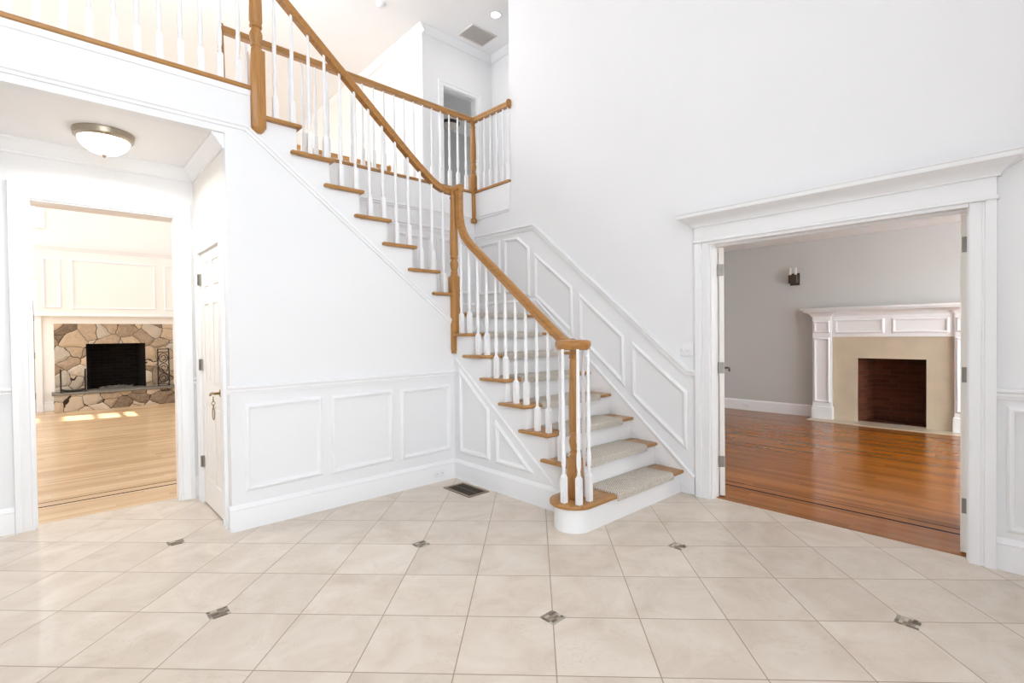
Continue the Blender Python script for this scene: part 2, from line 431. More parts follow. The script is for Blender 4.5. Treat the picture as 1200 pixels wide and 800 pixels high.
def lever(parent, o, d_out, d_along, mat, name='door_handle'):
    """lever handle: o rose centre on the leaf face, d_out normal, d_along lever direction"""
    o, u, a = Vector(o), Vector(d_out).normalized(), Vector(d_along).normalized()
    m = MB(); m.tube([o, o+u*.012], .027, 14); m.tube([o+u*.01, o+u*.05], .009, 8)
    m.tube([o+u*.048, o+u*.05+a*.05, o+u*.05+a*.085+Vector((0, 0, -.006)), o+u*.05+a*.115+Vector((0, 0, -.02))], .009, 8)
    return m.build(name, mat, parent)

def panel_leaf(w, h, t, rows, mat4, name, parent=None, kind=None):
    """six panel door leaf: local x along width, y thickness, z up; rows=[(z0,z1)]"""
    m = MB(); st = .10; cw = (w-3*st)/2
    m.box(.004, w-.004, .008, t-.008, .004, h-.004)
    def both(x0, x1, z0, z1):
        m.box(x0, x1, 0, t, z0, z1)
    both(0, st, 0, h); both(w-st, w, 0, h)
    for z0, z1 in rows: both(st+cw, 2*st+cw, z0, z1)
    zs = [0]+[v for r in rows for v in r]+[h]
    for k in range(0, len(zs), 2): both(st, w-st, zs[k], zs[k+1])
    for (z0, z1) in rows:
        for x0 in (st, 2*st+cw):
            m.box(x0+.03, x0+cw-.03, .001, t-.001, z0+.03, z1-.03, .004, 1)
    m.xf(mat4)
    return m.build(name, 'door', parent, smooth=False, kind=kind)

ROWS = [(.2, .82), (.97, 1.6), (1.71, 1.93)]
# left leaf, swung well back into the room; seen on its hinge edge
hx, hy = XR+.112, DY1-.022
va = math.atan2(hy, hx)+math.radians(.4)
leafL = panel_leaf(.765, 2.02, .038, ROWS, Matrix.Translation((hx, hy, .01)) @ Matrix.Rotation(va, 4, 'Z') @ Matrix.Translation((0, -.038, 0)), 'door_2', kind='structure')
ca, sa = math.cos(va), math.sin(va)
lever(leafL, (hx+.70*ca+.038*sa, hy+.70*sa-.038*ca, 1.01), (sa, -ca, 0), (-ca, -sa, 0), 'bronze')
for z in (1.85, 1.055, .29):
    m = MB(); m.box(-.004, .0, -.036, 0.0, z-.045, z+.045, .001, 1); m.box(-.012, .004, -.004, .01, z-.045, z+.045, .003, 1)
    m.xf(Matrix.Translation((hx, hy, 0)) @ Matrix.Rotation(va, 4, 'Z')); m.build('hinge', 'steel', leafL)
# right leaf
hx, hy = XR+.112, DY0+.05; va = math.radians(-.5)
leafR = panel_leaf(.765, 2.02, .038, ROWS, Matrix.Translation((hx, hy, .01)) @ Matrix.Rotation(va, 4, 'Z') @ Matrix.Translation((0, -.038, 0)), 'door_3', kind='structure')
for z in (1.85, 1.075, .29):
    m = MB(); m.box(-.004, 0, -.036, -.006, z-.045, z+.045, .001, 1); m.xf(Matrix.Translation((hx, hy, 0)) @ Matrix.Rotation(va, 4, 'Z')); m.build('hinge', 'steel', leafR)

# ------------------------------------------------------------------ wall under the upper flight, balcony face
pts = [(XC, 0), (XS, 0), (XS, LAND-.03), (X(9)-.03, LAND-.03)]
for n in range(9, 16):
    pts += [(X(n)-.03, ZU(n)-.03), (X(n+1)-.03, ZU(n)-.03)]
pts += [(X(16)-.03, UF-.03), (-3, UF-.03), (-3, 2.75), (XC, 2.75)]
mb = MB(); mb.prism(pts, 'y', YL, YL+.1); wall_stair = struct('wall_stair', mb, 'wall', smooth=False)
for a, b in ((1.0, 1.51), (1.62, 2.12), (2.235, 2.725)):
    mb = MB(); panel(mb, [(a, .285), (b, .295), (b, .868), (a, .862)], 'y', YL, (0, -1, 0)); mb.build('panel_moulding', 'trim', wall_stair)
mb = MB(); mb.sweep([(XC-.02, YL, .983), (XS, YL, .983)], RAILP, (0, -1, 0)); mb.build('chair_rail', 'trim', wall_stair)
SM = [(0, -.024), (.012, -.024), (.014, -.008), (.024, 0), (.02, .012), (.01, .016), (.008, .022), (0, .022)]
mb = MB(); mb.sweep([(-3, YL, 2.82), (1.03, YL, 2.82), (XS, YL, 1.46)], SM, (0, -1, 0)); mb.build('skirt_moulding', 'trim', wall_stair)
mb = MB(); mb.sweep([(XC-.018, YL, 0), (XS, YL, 0)], BASE, (0, -1, 0)); struct('baseboard_left', mb, 'trim')

# ------------------------------------------------------------------ passage: side wall with closet door, back wall with opening
CY0, CY1, CZ = 4.04, 4.735, 2.03
mb = MB(); mb.box(XC, XC+.1, YL+.1, CY0, 0, 2.75); mb.box(XC, XC+.1, CY1, YB, 0, 2.75); mb.box(XC, XC+.1, CY0, CY1, CZ, 2.75)
mb.box(XC, XC+.1, YL+.1, CY0-.02, 0, .01)
wall_passage = struct('wall_passage', mb, 'wallw', smooth=False)
mb = MB(); mb.sweep([(XC, YB, 2.65), (XC, YL+.02, 2.65)], CROWN, (-1, 0, 0)); mb.build('crown_moulding', 'trim', wall_passage)
mb = MB(); mb.sweep([(XC, CY0, 0), (XC, CY0, CZ), (XC, CY1, CZ), (XC, CY1, 0)], [(p*.8, q*.85) for p, q in CASE], (-1, 0, 0), flip=False)
vs = [v.co.y for v in mb.bm.verts]
if min(vs) > CY0-.02:
    mb = MB(); mb.sweep([(XC, CY0, 0), (XC, CY0, CZ), (XC, CY1, CZ), (XC, CY1, 0)], [(p*.8, q*.85) for p, q in CASE], (-1, 0, 0), flip=True)
struct('trim_2', mb, 'trim')
door1 = panel_leaf(CY1-CY0-.006, 2.015, .036, ROWS, Matrix.Translation((XC+.005, CY1-.003, .012)) @ Matrix.Rotation(-PI/2, 4, 'Z'), 'door_1', kind='structure')
lever(door1, (XC+.005, CY0+.07, .945), (-1, 0, 0), (0, 1, 0), 'brass')
for z in (1.82, 1.13, .34):
    m = MB(); m.tube([(XC-.012, CY1+.004, z-.045), (XC-.012, CY1+.004, z+.045)], .008, 8); m.box(XC-.008, XC+.004, CY1-.03, CY1+.004, z-.045, z+.045); m.build('hinge', 'steel', door1)
mb = MB()
m = mb; k = Vector((XC-.047, CY0+.085, .925))
m.tube([k, k+Vector((0, 0, -.02))], .003, 6)
for i in range(3):
    c = k+Vector((0, 0, -.03-.02*i)); r = .012
    pth = [(c.x+(r*math.cos(a) if i % 2 else 0), c.y+(0 if i % 2 else r*math.cos(a)), c.z+r*math.sin(a)) for a in [2*PI*j/10 for j in range(10)]]
    m.tube(pth, .0022, 5, closed=True)
c = k+Vector((0, 0, -.125))
m.tube([(c.x, c.y+.03*math.cos(a), c.z+.045*math.sin(a)) for a in [2*PI*j/20 for j in range(20)]], .0032, 6, closed=True)
tag(mb.build('key_ring', 'brass'), 'thin metal ring on a short chain hanging from the closet door lever', 'key ring')

OX0, OX1, OZ = -.112, .764, 2.35
mb = MB(); mb.box(-3, OX0, YB, YB+.105, 0, 2.75); mb.box(OX1, XR, YB, YB+.105, 0, 2.75); mb.box(OX0, OX1, YB, YB+.105, OZ, 2.75)
mb.box(1.13, XR+.02, YB-.02, YB, 0, UF-.03)
wall_back = struct('wall_back', mb, 'wall', smooth=False)
mb = MB(); mb.sweep([(-3, YB, 2.65), (XC, YB, 2.65)], CROWN, (0, -1, 0)); mb.build('crown_moulding', 'trim', wall_back)
for a, b in ((OX1+.105, XC), (-3, OX0-.105)):
    mb = MB(); mb.sweep([(a, YB, .983), (b, YB, .983)], RAILP, (0, -1, 0)); mb.build('chair_rail', 'trim', wall_back)
    mb = MB(); mb.sweep([(a, YB, 0), (b, YB, 0)], BASE, (0, -1, 0)); mb.build('baseboard', 'trim', wall_back)
mb = MB(); mb.sweep([(OX0, YB, 0), (OX0, YB, OZ), (OX1, YB, OZ), (OX1, YB, 0)], CASE, (0, -1, 0), flip=False)
if max(v.co.z for v in mb.bm.verts) < OZ+.05:
    mb = MB(); mb.sweep([(OX0, YB, 0), (OX0, YB, OZ), (OX1, YB, OZ), (OX1, YB, 0)], CASE, (0, -1, 0), flip=True)
mb.box(OX0, OX0+.012, YB, YB+.105, 0, OZ); mb.box(OX1-.012, OX1, YB, YB+.105, 0, OZ); mb.box(OX0+.012, OX1-.012, YB, YB+.105, OZ-.012, OZ)
struct('trim_3', mb, 'trim')
# stairwell side of the back wall: fascia, wainscot
BY = YB-.02
mb = MB(); mb.box(1.2, XR, BY-.016, BY, 2.79, UF-.03, .003, 1); mb.sweep([(1.2, BY, 2.785), (XR, BY, 2.785)], SM, (0, -1, 0)); mb.build('fascia_board', 'trim', wall_back)
mb = MB(); mb.sweep([(1.6, BY, 2.6), (XR, BY, 2.56)], RAILP, (0, -1, 0)); mb.build('chair_rail', 'trim', wall_back)
for a, b in ((3.34, 3.78), (2.78, 3.22)):
    mb = MB(); panel(mb, [(a, 1.86 if a > 3 else 2.1), (b, 1.86), (b, 2.46), (a, 2.47)], 'y', BY, (0, -1, 0)); mb.build('panel_moulding', 'trim', wall_back)
mb = MB(); mb.sweep([(X(9), BY, LAND), (XR, BY, LAND)], BASE, (0, -1, 0)); mb.build('baseboard', 'trim', wall_back)
mb = MB(); mb.box(XR-.016, XR, 4.25, BY-.016, 2.79, UF-.03, .003, 1); mb.sweep([(XR, BY, 2.785), (XR, 4.25, 2.785)], SM, (-1, 0, 0)); mb.box(XR-.02, XR, 4.245, 4.275, 2.77, UF-.03, .003, 1); mb.build('fascia_board', 'trim', wall_right)
mb = MB(); mb.sweep([(XR, BY, LAND), (XR, N(8), LAND)], BASE, (-1, 0, 0)); mb.build('baseboard', 'trim', wall_right)
mb = MB(); mb.box(-3.1, -3, -3, 7.3, 0, ZC); struct('wall_left', mb, 'wall', smooth=False)
mb = MB(); mb.box(1.35, XR, -1.35, -1.2, 0, ZC); mb.box(-3, -1.5, -1.35, -1.2, 0, ZC); struct('front_baffle', mb, 'wall', smooth=False)  # unseen pieces added behind the camera to keep daylight off the right wall

# ------------------------------------------------------------------ staircase
st = thing('staircase', 'white L-shaped staircase with oak treads turning at a landing', 'staircase', (3.3, 3.4, 0))
# starting step with a bull-nosed end
BC = (2.665, 2.292)
def bull(r, yb):
    p = [(XR-.002, BC[1]-r)]
    for k in range(0, 25):
        a = -PI/2-PI*k/24*(1.0); p.append((BC[0]+r*math.cos(a), BC[1]+r*math.sin(a)))
    p += [(XS+.02, BC[1]+r), (XS+.02, yb), (XR-.002, yb)]
    return p
mb = MB(); mb.prism(bull(.136, N(2)+.04), 'z', 0, TL[1]-.03); mb.build('riser', 'trim', st)
mb = MB(); mb.prism(bull(.148, N(2)+.04), 'z', TL[1]-.046, TL[1]-.03, .004, 2); mb.build('cove_moulding', 'trim', st)
mb = MB(); mb.prism(bull(.168, N(2)+.03), 'z', TL[1]-.03, TL[1], .011, 3); mb.build('tread', 'oakx', st)
for n in range(2, 8):
    f, b2 = N(n), N(n+1)+.03
    e2 = b2+.05 if n < 7 else 3.808
    p = [(XR-.002, f), (2.752, f), (2.746, f+.006), (2.746, e2), (2.786, e2), (2.786, min(b2, e2-.001)), (2.80, min(b2, e2-.001)), (2.80, b2), (XR-.002, b2)]
    mb = MB(); mb.prism(p, 'z', TL[n]-.029, TL[n], .011, 3); mb.build('tread', 'oakx', st)
    mb = MB(); mb.box(XS+.04, XR-.002, f+.03, f+.05, TL[n-1], TL[n]-.029); mb.build('riser', 'trim', st, smooth=False)
mb = MB(); mb.box(XS+.04, XR-.002, N(8)+.03, N(8)+.05, TL[7], LAND-.029); mb.build('riser', 'trim', st, smooth=False)
mb = MB(); mb.prism([(XR-.002, N(8)), (XS, N(8)), (XS, YL+.005), (X(9)-.01, YL+.005), (X(9)-.01, BY-.002), (XR-.002, BY-.002)], 'z', LAND-.03, LAND, .011, 3); mb.build('landing', 'oakx', st)
# closed side of the lower flight
pts = [(N(2)+.02, 0), (N(2)+.03, TL[1]-.03)]
pts = [(BC[1]+.05, 0), (BC[1]+.05, TL[1]-.03), (N(2)+.03, TL[1]-.03)]
for n in range(2, 8): pts += [(N(n)+.03, TL[n]-.029), (N(n+1)+.03, TL[n]-.029)]
pts += [(N(8)+.03, LAND-.03), (YL+.02, LAND-.03), (YL+.02, 0)]
mb = MB(); mb.prism(pts, 'x', XS, XS+.04); sp = mb.build('side_panel', 'wall', st, smooth=False)
for p in ([(3.755, 1.0), (3.755, .275), (3.365, .275), (3.365, .69)], [(3.245, .575), (3.245, .265), (2.86, .265)]):
    mb = MB(); panel(mb, p, 'x', XS, (-1, 0, 0)); mb.build('panel_moulding', 'trim', sp)
mb = MB(); mb.sweep([(XS, YL, 1.15), (XS, N(2)+.1, .1)], [(p*.5, q*.6) for p, q in SM], (-1, 0, 0)); mb.build('skirt_moulding', 'trim', sp)
mb = MB(); mb.sweep([(XS, YL-.016, 0), (XS, BC[1]+.12, 0)], BASE, (-1, 0, 0)); mb.build('baseboard', 'trim', sp)
# upper flight
for n in range(9, 16):
    f, b2 = X(n), X(n+1)-.03
    p = [(f, BY-.002), (f, YL-.034), (f-.006, YL-.04), (b2-.05, YL-.04), (b2-.05, YL-.003), (b2, YL-.003), (b2, BY-.002)]
    mb = MB(); mb.prism(p, 'z', ZU(n)-.029, ZU(n), .011, 3); mb.build('tread', 'oakx', st)
    z0 = LAND if n == 9 else ZU(n-1)
    mb = MB(); mb.box(f-.05, f-.03, YL+.1, BY-.002, z0, ZU(n)-.029); mb.build('riser', 'trim', st, smooth=False)
mb = MB(); mb.box(X(16)-.05, X(16)-.03, YL+.1, BY-.002, ZU(15), UF-.03); mb.build('riser', 'trim', st, smooth=False)
# wall skirting up the right wall
mb = MB()
mb.prism([(2.03, 0), (2.03, .16), (N(8), LAND+.17), (N(8), TL[7])], 'x', XR-.014, XR-.001)
mb.sweep([(XR-.014, 2.03, .150), (XR-.014, N(8), LAND+.16)], [(p*.8, q*.7) for p, q in SM], (-1, 0, 0)); mb.build('wall_skirt', 'trim', st)
mb = MB(); mb.prism([(X(9), LAND), (X(9), LAND+.18), (X(16), UF+.1), (X(16), UF-.1)], 'y', BY-.014, BY-.001); mb.build('wall_skirt', 'trim', st)

# carpet pads
names = ['lowest', 'second', 'third', 'fourth', 'fifth', 'sixth', 'seventh']
def pad(y0, y1, z, x0=2.945, x1=3.70, t=.011, drop=.042):
    o = [(y1, z), (y0+.012, z), (y0+.003, z-.004), (y0, z-.012)]
    o = [(y1, z+.0008), (y0+.012, z+.0008), (y0+.002, z-.004), (y0-.001, z-.015), (y0-.001, z-drop),
         (y0-t-.001, z-drop), (y0-t-.001, z-.012), (y0-t*.7, z+t*.45), (y0+.004, z+t*.95), (y0+.016, z+t), (y1, z+t)]
    m = MB(); m.prism(o, 'x', x0, x1); return m
for n in range(1, 8):
    m = pad(N(n), N(n+1)+.024, TL[n])
    tag(m.build('carpet_pad', 'carpet'), 'grey beige woven carpet pad on the %s oak stair tread from the floor' % names[n-1], 'stair carpet', 'carpet pads on the lower stair treads')
m = pad(N(8), 4.75, LAND)
tag(m.build('carpet_pad', 'carpet'), 'grey beige woven carpet covering the landing at the turn of the stairs', 'stair carpet', 'carpet pads on the lower stair treads')

# ------------------------------------------------------------------ turned parts
def baluster(cx, cy, z0, z1, parent, w=.036, blk=.195, name='baluster'):
    m = MB(); m.sq_post(cx, cy, z0, z0+blk, w, .022, .018)
    h = z1-z0-blk; b = z0+blk
    pr = [(.0095, 0), (.0125, .012), (.0095, .024), (.0145, .06), (.0155, .1), (.0145, .14), (.0105, .168), (.0135, .176), (.0135, .186), (.0105, .194)]
    pr = [(r, z) for r, z in pr if z < h*.6]
    pr += [(.0138, .235), (.0132, h*.5), (.0095, h*.97), (.0095, h)] if h > .45 else [(.01, h)]
    m.lathe([(r*1.06, b+z) for r, z in pr], cx, cy, 12)
    return m.build(name, 'trim', parent, ang=50)
def newel(cx, cy, z0, zb, z1, parent, w=.083, mat='oakz', drop=None):
    """square block z0..zb, turned above to z1"""
    m = MB(); h = w/2
    m.box(cx-h, cx+h, cy-h, cy+h, z0, zb-.02, .004, 1)
    s = w/.083; k = z1-zb
    pr = [(.041*s, -.022), (.036*s, -.004), (.028*s, .004), (.034*s, .012), (.034*s, .02), (.026*s, .03), (.031*s, .05), (.0385*s, .085), (.0385*s, .105),
          (.029*s, .135), (.026*s, .142), (.037*s, .150), (.037*s, .162), (.03*s, .168), (.0385*s, .19), (.037*s, .35*k+.1), (.029*s, k-.085), (.027*s, k-.075), (.033*s, k-.066), (.033*s, k-.052), (.026*s, k-.045), (.026*s, k-.03), (.031*s, k)]
    m.lathe([(r, zb+z) for r, z in pr], cx, cy, 20)
    return m.build('newel_post', mat, parent, ang=50)

HR = []   # hand rail section: p sideways, q up
for a, b in [(-.028, -.03), (-.028, -.012), (-.024, -.006), (-.0255, .002), (-.029, .012), (-.027, .022), (-.02, .03), (-.01, .033), (0, .034)]: HR.append((a, b))
HR = HR+[(-a, b) for a, b in HR[-2::-1]]

# ------------------------------------------------------------------ stair railing
rl = thing('stair_railing', 'oak handrail with white balusters climbing both flights of the stairs', 'railing', (2.8, 3.0, 0))
RX = 2.812; RY = 3.893
def rz_low(y): return 1.43+(y-2.676)*.789           # rail centre
low = [(2.70, 2.335, 1.272), (2.745, 2.39, 1.274), (2.785, 2.46, 1.283), (2.806, 2.54, 1.325), (RX, 2.62, rz_low(2.62)+.004)]
low = [(RX-.07, 2.35, 1.278), (RX-.035, 2.42, 1.282), (RX-.012, 2.49, 1.300), (RX-.002, 2.56, 1.343), (RX, 2.64, rz_low(2.64))]
low += [(RX, y, rz_low(y)) for y in (2.9, 3.2, 3.5)]
yv = 3.77                                            # vertical part of the gooseneck
low += [(RX, 3.60, rz_low(3.60)), (RX, 3.66, rz_low(3.66)+.01), (RX, 3.71, rz_low(3.71)+.035), (RX, 3.745, rz_low(3.745)+.08), (RX, 3.762, 2.42), (RX, yv, 2.50), (RX, yv, 2.735)]
sides = []
for i, p in enumerate(low):
    if i < 5:
        d = (Vector(low[i+1])-Vector(low[max(i-1, 0)])); d.z = 0; d.normalize(); sides.append(Vector((d.y, -d.x, 0)))
    else: sides.append(Vector((1, 0, 0)))
mb = MB(); mb.sweep(low, HR, sides, flip=False)
up = [(RX+.028, RY-.02, 2.702), (2.76, RY, 2.704), (2.70, RY, 2.712), (2.64, RY, 2.735), (2.58, RY, 2.772), (2.52, RY, 2.815), (2.45, RY, 2.868), (2.36, RY, 2.938), (1.97, RY, 3.272), (1.36, RY, 3.79), (1.13, RY, 3.985)]
mb.sweep(up, HR, (0, 1, 0))
mb.box(RX-.029, RX+.03, yv-.034, RY+.03, 2.668, 2.742, .012, 2)
vol = [(0, 1.236), (.112, 1.236), (.118, 1.24), (.118, 1.253), (.123, 1.258), (.126, 1.272), (.124, 1.288), (.114, 1.299), (.09, 1.304), (0, 1.306)]
mb.lathe(vol, BC[0]+.012, BC[1]+.0, 40)
mb.build('handrail', 'oaky', rl, ang=50)
newel(BC[0]+.012, BC[1]-.004, TL[1], .50, 1.245, rl)
# corner newel: hangs down past the corner of the two skirts
cxn, cyn = 2.8025, 3.8525
nw = newel(cxn, cyn, 1.20, 1.915, 2.69, rl, .085)
mb = MB(); mb.box(cxn-.040, cxn+.03, cyn-.040, cyn+.02, 1.172, 1.2, .012, 3); mb.build('newel_drop', 'oakz', nw)
# upper newel
nw2 = newel(1.108, 3.872, 2.83, 3.40, 4.25, rl, .094)
mb = MB(); mb.lathe([(0, 2.795), (.025, 2.80), (.042, 2.818), (.046, 2.834)], 1.108, 3.872, 20); mb.build('newel_drop', 'oakz', nw2)
for n in range(2, 8):
    for k in (0, 1):
        y = N(n)+.047+.122*k
        if n == 2 and k == 0: y += .01
        if abs(y-2.437) < .05 and n == 2: top = 1.26
        else: top = rz_low(y)-.035
        baluster(RX, y, TL[n], top, rl)
for bx_, by_ in ((2.558, 2.284), (2.597, 2.184), (2.708, 2.186), (2.762, 2.275)): baluster(bx_, by_, TL[1], 1.242, rl)
import bisect
def rz_up(x):
    for p, q in zip(up, up[1:]):
        if q[0] <= x <= p[0]:
            f = (x-p[0])/(q[0]-p[0]); return p[2]+f*(q[2]-p[2])
    return 2.70
for n in range(9, 16):
    for k in (0, 1):
        if n == 9 and k == 0: continue
        x = X(n)-.047-.1228*k
        if n == 15 and k == 1 and x < 1.2: continue
        baluster(x, RY, ZU(n), rz_up(x)-.036, rl)

# ------------------------------------------------------------------ balcony railing (front edge)
br = thing('balcony_railing', 'white balusters on oak nosing along the front edge of the upper balcony', 'railing', (0, 3.9, UF-.03))
mb = MB(); mb.prism([(YL-.03, UF-.03), (YL+.1, UF-.03), (YL+.1, UF), (YL-.03, UF)], 'x', -3, 1.07, 0); mb.bm.free(); mb = MB()
mb.box(-2.9, 1.065, YL-.032, YL+.1, UF-.03, UF, .011, 3); mb.build('nosing', 'oakx', br)
mb = MB(); mb.sweep([(-2.9, RY, 4.05), (1.075, RY, 4.05)], HR, (0, 1, 0)); mb.build('handrail', 'oakx', br)
x = .997
while x > -1.2:
    baluster(x, RY, UF, 4.015, br); x -= .1145
mb = MB(); mb.sweep([(-2.9, YL, UF-.05), (1.06, YL, UF-.05)], [(0, -.018), (.008, -.018), (.012, 0), (.016, .012), (.016, .02), (0, .02)], (0, -1, 0)); mb.build('cove_moulding', 'trim', br)

# ------------------------------------------------------------------ hall railing round the stairwell
hr = thing('hall_railing', 'oak rail with white balusters and corner newel on the upper hall edge above the landing', 'railing', (3.0, 4.92, UF-.03))
HN = (XR-.012, BY-.0)
mb = MB(); mb.box(1.14, XR+.01, BY-.035, BY+.09, UF-.03, UF, .009, 2); mb.box(XR-.035, XR+.09, 4.235, BY+.02, UF-.03, UF, .009, 2); mb.build('nosing', 'oakx', hr)
HZ = 3.995
mb = MB(); mb.sweep([(1.16, HN[1], HZ+.02), (HN[0], HN[1], HZ-.005), (HN[0], 4.215, HZ-.03)], [(-q, -p) for p, q in HR] if False else HR, (0, 0, 1)) if False else None
mb.sweep([(1.13, HN[1], HZ+.022), (HN[0], HN[1], HZ-.005)], HR, (0, 1, 0)); mb.sweep([(HN[0], HN[1]+.028, HZ-.005), (HN[0], 4.215, HZ-.028)], HR, (1, 0, 0))
mb.build('handrail', 'oakx', hr)
mb = MB(); mb.lathe([(0, 0), (.05, 0), (.055, .008), (.05, .018), (0, .02)], HN[0], 4.225, 20, 'y', HZ-.028); mb.build('rosette', 'oakx', hr)
hn = newel(HN[0], HN[1], UF-.02, UF+.21, HZ-.03, hr, .082)
mb = MB(); mb.box(HN[0]-.044, HN[0]+.005, HN[1]-.044, HN[1]+.005, 2.76, UF-.025, .004, 1); mb.lathe([(0, 2.715), (.025, 2.72), (.044, 2.738), (.034, 2.755), (.042, 2.768)], HN[0]-.02, HN[1]-.02, 16); mb.build('newel_drop', 'oakz', hn)
for k in range(5): baluster(HN[0], 4.80-.113*k, UF, HZ-.045, hr, blk=.2)
baluster(HN[0], 4.262, UF, HZ-.05, hr, blk=.2)
k = 0; x = 3.77
while x > 1.25: baluster(x, HN[1], UF, HZ-.03, hr, blk=.2); x -= .1225
newel(1.122, HN[1], UF, UF+.3, 4.06, hr, .062)

# far balustrade over the family room
fr = thing('overlook_railing', 'far oak rail with white balusters at the back of the upper hall', 'railing', (2.6, 7.27, UF))
mb = MB(); mb.sweep([(-2.9, 7.27, 4.02), (4.03, 7.27, 4.02)], HR, (0, 1, 0)); mb.lathe([(0, -.02), (.05, -.02), (.058, -.01), (.05, 0), (0, 0)], 4.039, 7.27, 20, 'x', 4.02); mb.build('handrail', 'oakx', fr)
mb = MB(); mb.box(-2.9, 4.03, 7.2, 7.33, UF-.005, UF+.02, .008, 2); mb.build('nosing', 'oakx', fr)
x = 3.95
while x > 1.9: baluster(x, 7.27, UF+.02, 3.985, fr); x -= .13

# ------------------------------------------------------------------ upper hall walls
HXA, HY, HXB = 4.04, 6.27, 5.36
UX0, UX1, UZ = 4.39, 5.03, 5.085
mb = MB()
mb.box(HXA, UX0, HY, HY+.12, UF, ZC); mb.box(UX1, HXB, HY, HY+.12, UF, ZC); mb.box(UX0, UX1, HY, HY+.12, UZ, ZC)
wall_hall = struct('wall_hall', mb, 'wall', smooth=False)
mb = MB(); mb.sweep([(HXA, HY, ZC-.1), (HXB, HY, ZC-.1)], CROWN, (0, -1, 0)); mb.build('crown_moulding', 'trim', wall_hall)
mb = MB()
mb.sweep([(UX0, HY, UF), (UX0, HY, UZ), (UX1, HY, UZ), (UX1, HY, UF)], [(p, q*.8) for p, q in CASE], (0, -1, 0), flip=False)
if max(v.co.z for v in mb.bm.verts) < UZ+.04:
    mb = MB(); mb.sweep([(UX0, HY, UF), (UX0, HY, UZ), (UX1, HY, UZ), (UX1, HY, UF)], [(p, q*.8) for p, q in CASE], (0, -1, 0), flip=True)
mb.box(UX0, UX0+.012, HY, HY+.12, UF, UZ); mb.box(UX1-.012, UX1, HY, HY+.12, UF, UZ); mb.box(UX0+.012, UX1-.012, HY, HY+.12, UZ-.012, UZ)
struct('trim_4', mb, 'trim')
mb = MB(); mb.box(HXA, HXA+.12, HY+.12, 9.5, UF-.265, ZC); mb.box(HXA, HXA+.12, 6.39, 12.9, 0, UF-.265); mb.box(HXA, HXA+.12, 9.5, 10.35, UF-.265, ZC); mb.box(HXA, HXA+.12, 11.95, 12.9, UF-.265, ZC)
# sun windows high on this side wall
mb.box(HXA, HXA+.12, 10.35, 11.95, UF-.265, ZC)
mb.bm.free()
mb = MB()
WY0, WY1 = 10.25, 10.95
mb.box(HXA, HXA+.12, HY+.12, WY0, 0, ZC); mb.box(HXA, HXA+.12, WY1, 12.9, 0, ZC); mb.box(HXA, HXA+.12, WY0, WY1, 0, 1.58); mb.box(HXA, HXA+.12, WY0, WY1, 2.85, ZC)
wall_family = struct('wall_family_right', mb, 'wallw', smooth=False)
mb = MB(); mb.sweep([(HXA, HY-.075, ZC-.1), (HXA, 12.85, ZC-.1)], CROWN, (-1, 0, 0)); mb.build('crown_moulding', 'trim', wall_family)
mb = MB(); mb.box(HXA+.02, HXA+.1, WY0, WY1, 2.14, 2.27); mb.box(HXA+.03, HXA+.09, WY0, WY1, 1.89, 1.91); mb.box(HXA+.03, HXA+.09, WY0, WY1, 1.70, 1.72)
w2 = struct('window_2', mb, 'trim', smooth=False)
mb = MB(); mb.box(HXB, HXB+.1, 2.2, HY, UF, ZC); wall_hr = struct('wall_hall_right', mb, 'wall', smooth=False)
mb = MB(); mb.sweep([(HXB, HY, ZC-.1), (HXB, 2.2, ZC-.1)], CROWN, (-1, 0, 0)); mb.build('crown_moulding', 'trim', wall_hr)
mb = MB(); mb.box(XR+.12, HXB, 2.1, 2.2, UF, ZC); struct('wall_hall_end', mb, 'wall', smooth=False)
# bedroom behind the hall doorway
mb = MB(); mb.box(4.16, 8.87, 9.08, 9.2, UF, ZC); mb.box(8.77, 8.87, 6.27, 9.08, UF, ZC); mb.box(HXB, 8.87, HY, HY+.12, UF, ZC); struct('wall_bedroom', mb, 'wallr', smooth=False)

# ------------------------------------------------------------------ right room
mb = MB(); mb.box(8.75, 8.87, -2, 4.35, 0, 2.75); wall_far = struct('wall_far_right', mb, 'wallr', smooth=False)
bm_ = None
mb = MB(); mb.sweep([(8.75, 4.3, 0), (8.75, 2.55, 0)], BASE, (-1, 0, 0)); mb.sweep([(8.75, .66, 0), (8.75, -1.9, 0)], BASE, (-1, 0, 0)); mb.build('baseboard', 'trim', wall_far)
mb = MB(); mb.box(4.014, 8.87, 4.25, 4.35, 0, 2.75); struct('wall_right_room_left', mb, 'wallr', smooth=False)
mb = MB(); mb.box(4.014, 8.87, -2.1, -2, 0, 2.75); struct('wall_right_room_right', mb, 'wallr', smooth=False)
# far wall is pierced by the firebox: cut by building it from pieces
D.objects.remove(wall_far.children[0]); D.objects.remove(wall_far)
FY0, FY1, FZ = 1.205, 1.995, .94
mb = MB(); mb.box(8.75, 8.87, -2, FY0, 0, 2.75); mb.box(8.75, 8.87, FY1, 4.35, 0, 2.75); mb.box(8.75, 8.87, FY0, FY1, FZ, 2.75)
wall_far = struct('wall_far_right', mb, 'wallr', smooth=False)
for a, b in ((4.25, 2.57), (.64, -2)):
    mb = MB(); mb.sweep([(8.75, a, 0), (8.75, b, 0)], BASE, (-1, 0, 0)); mb.build('baseboard', 'trim', wall_far)

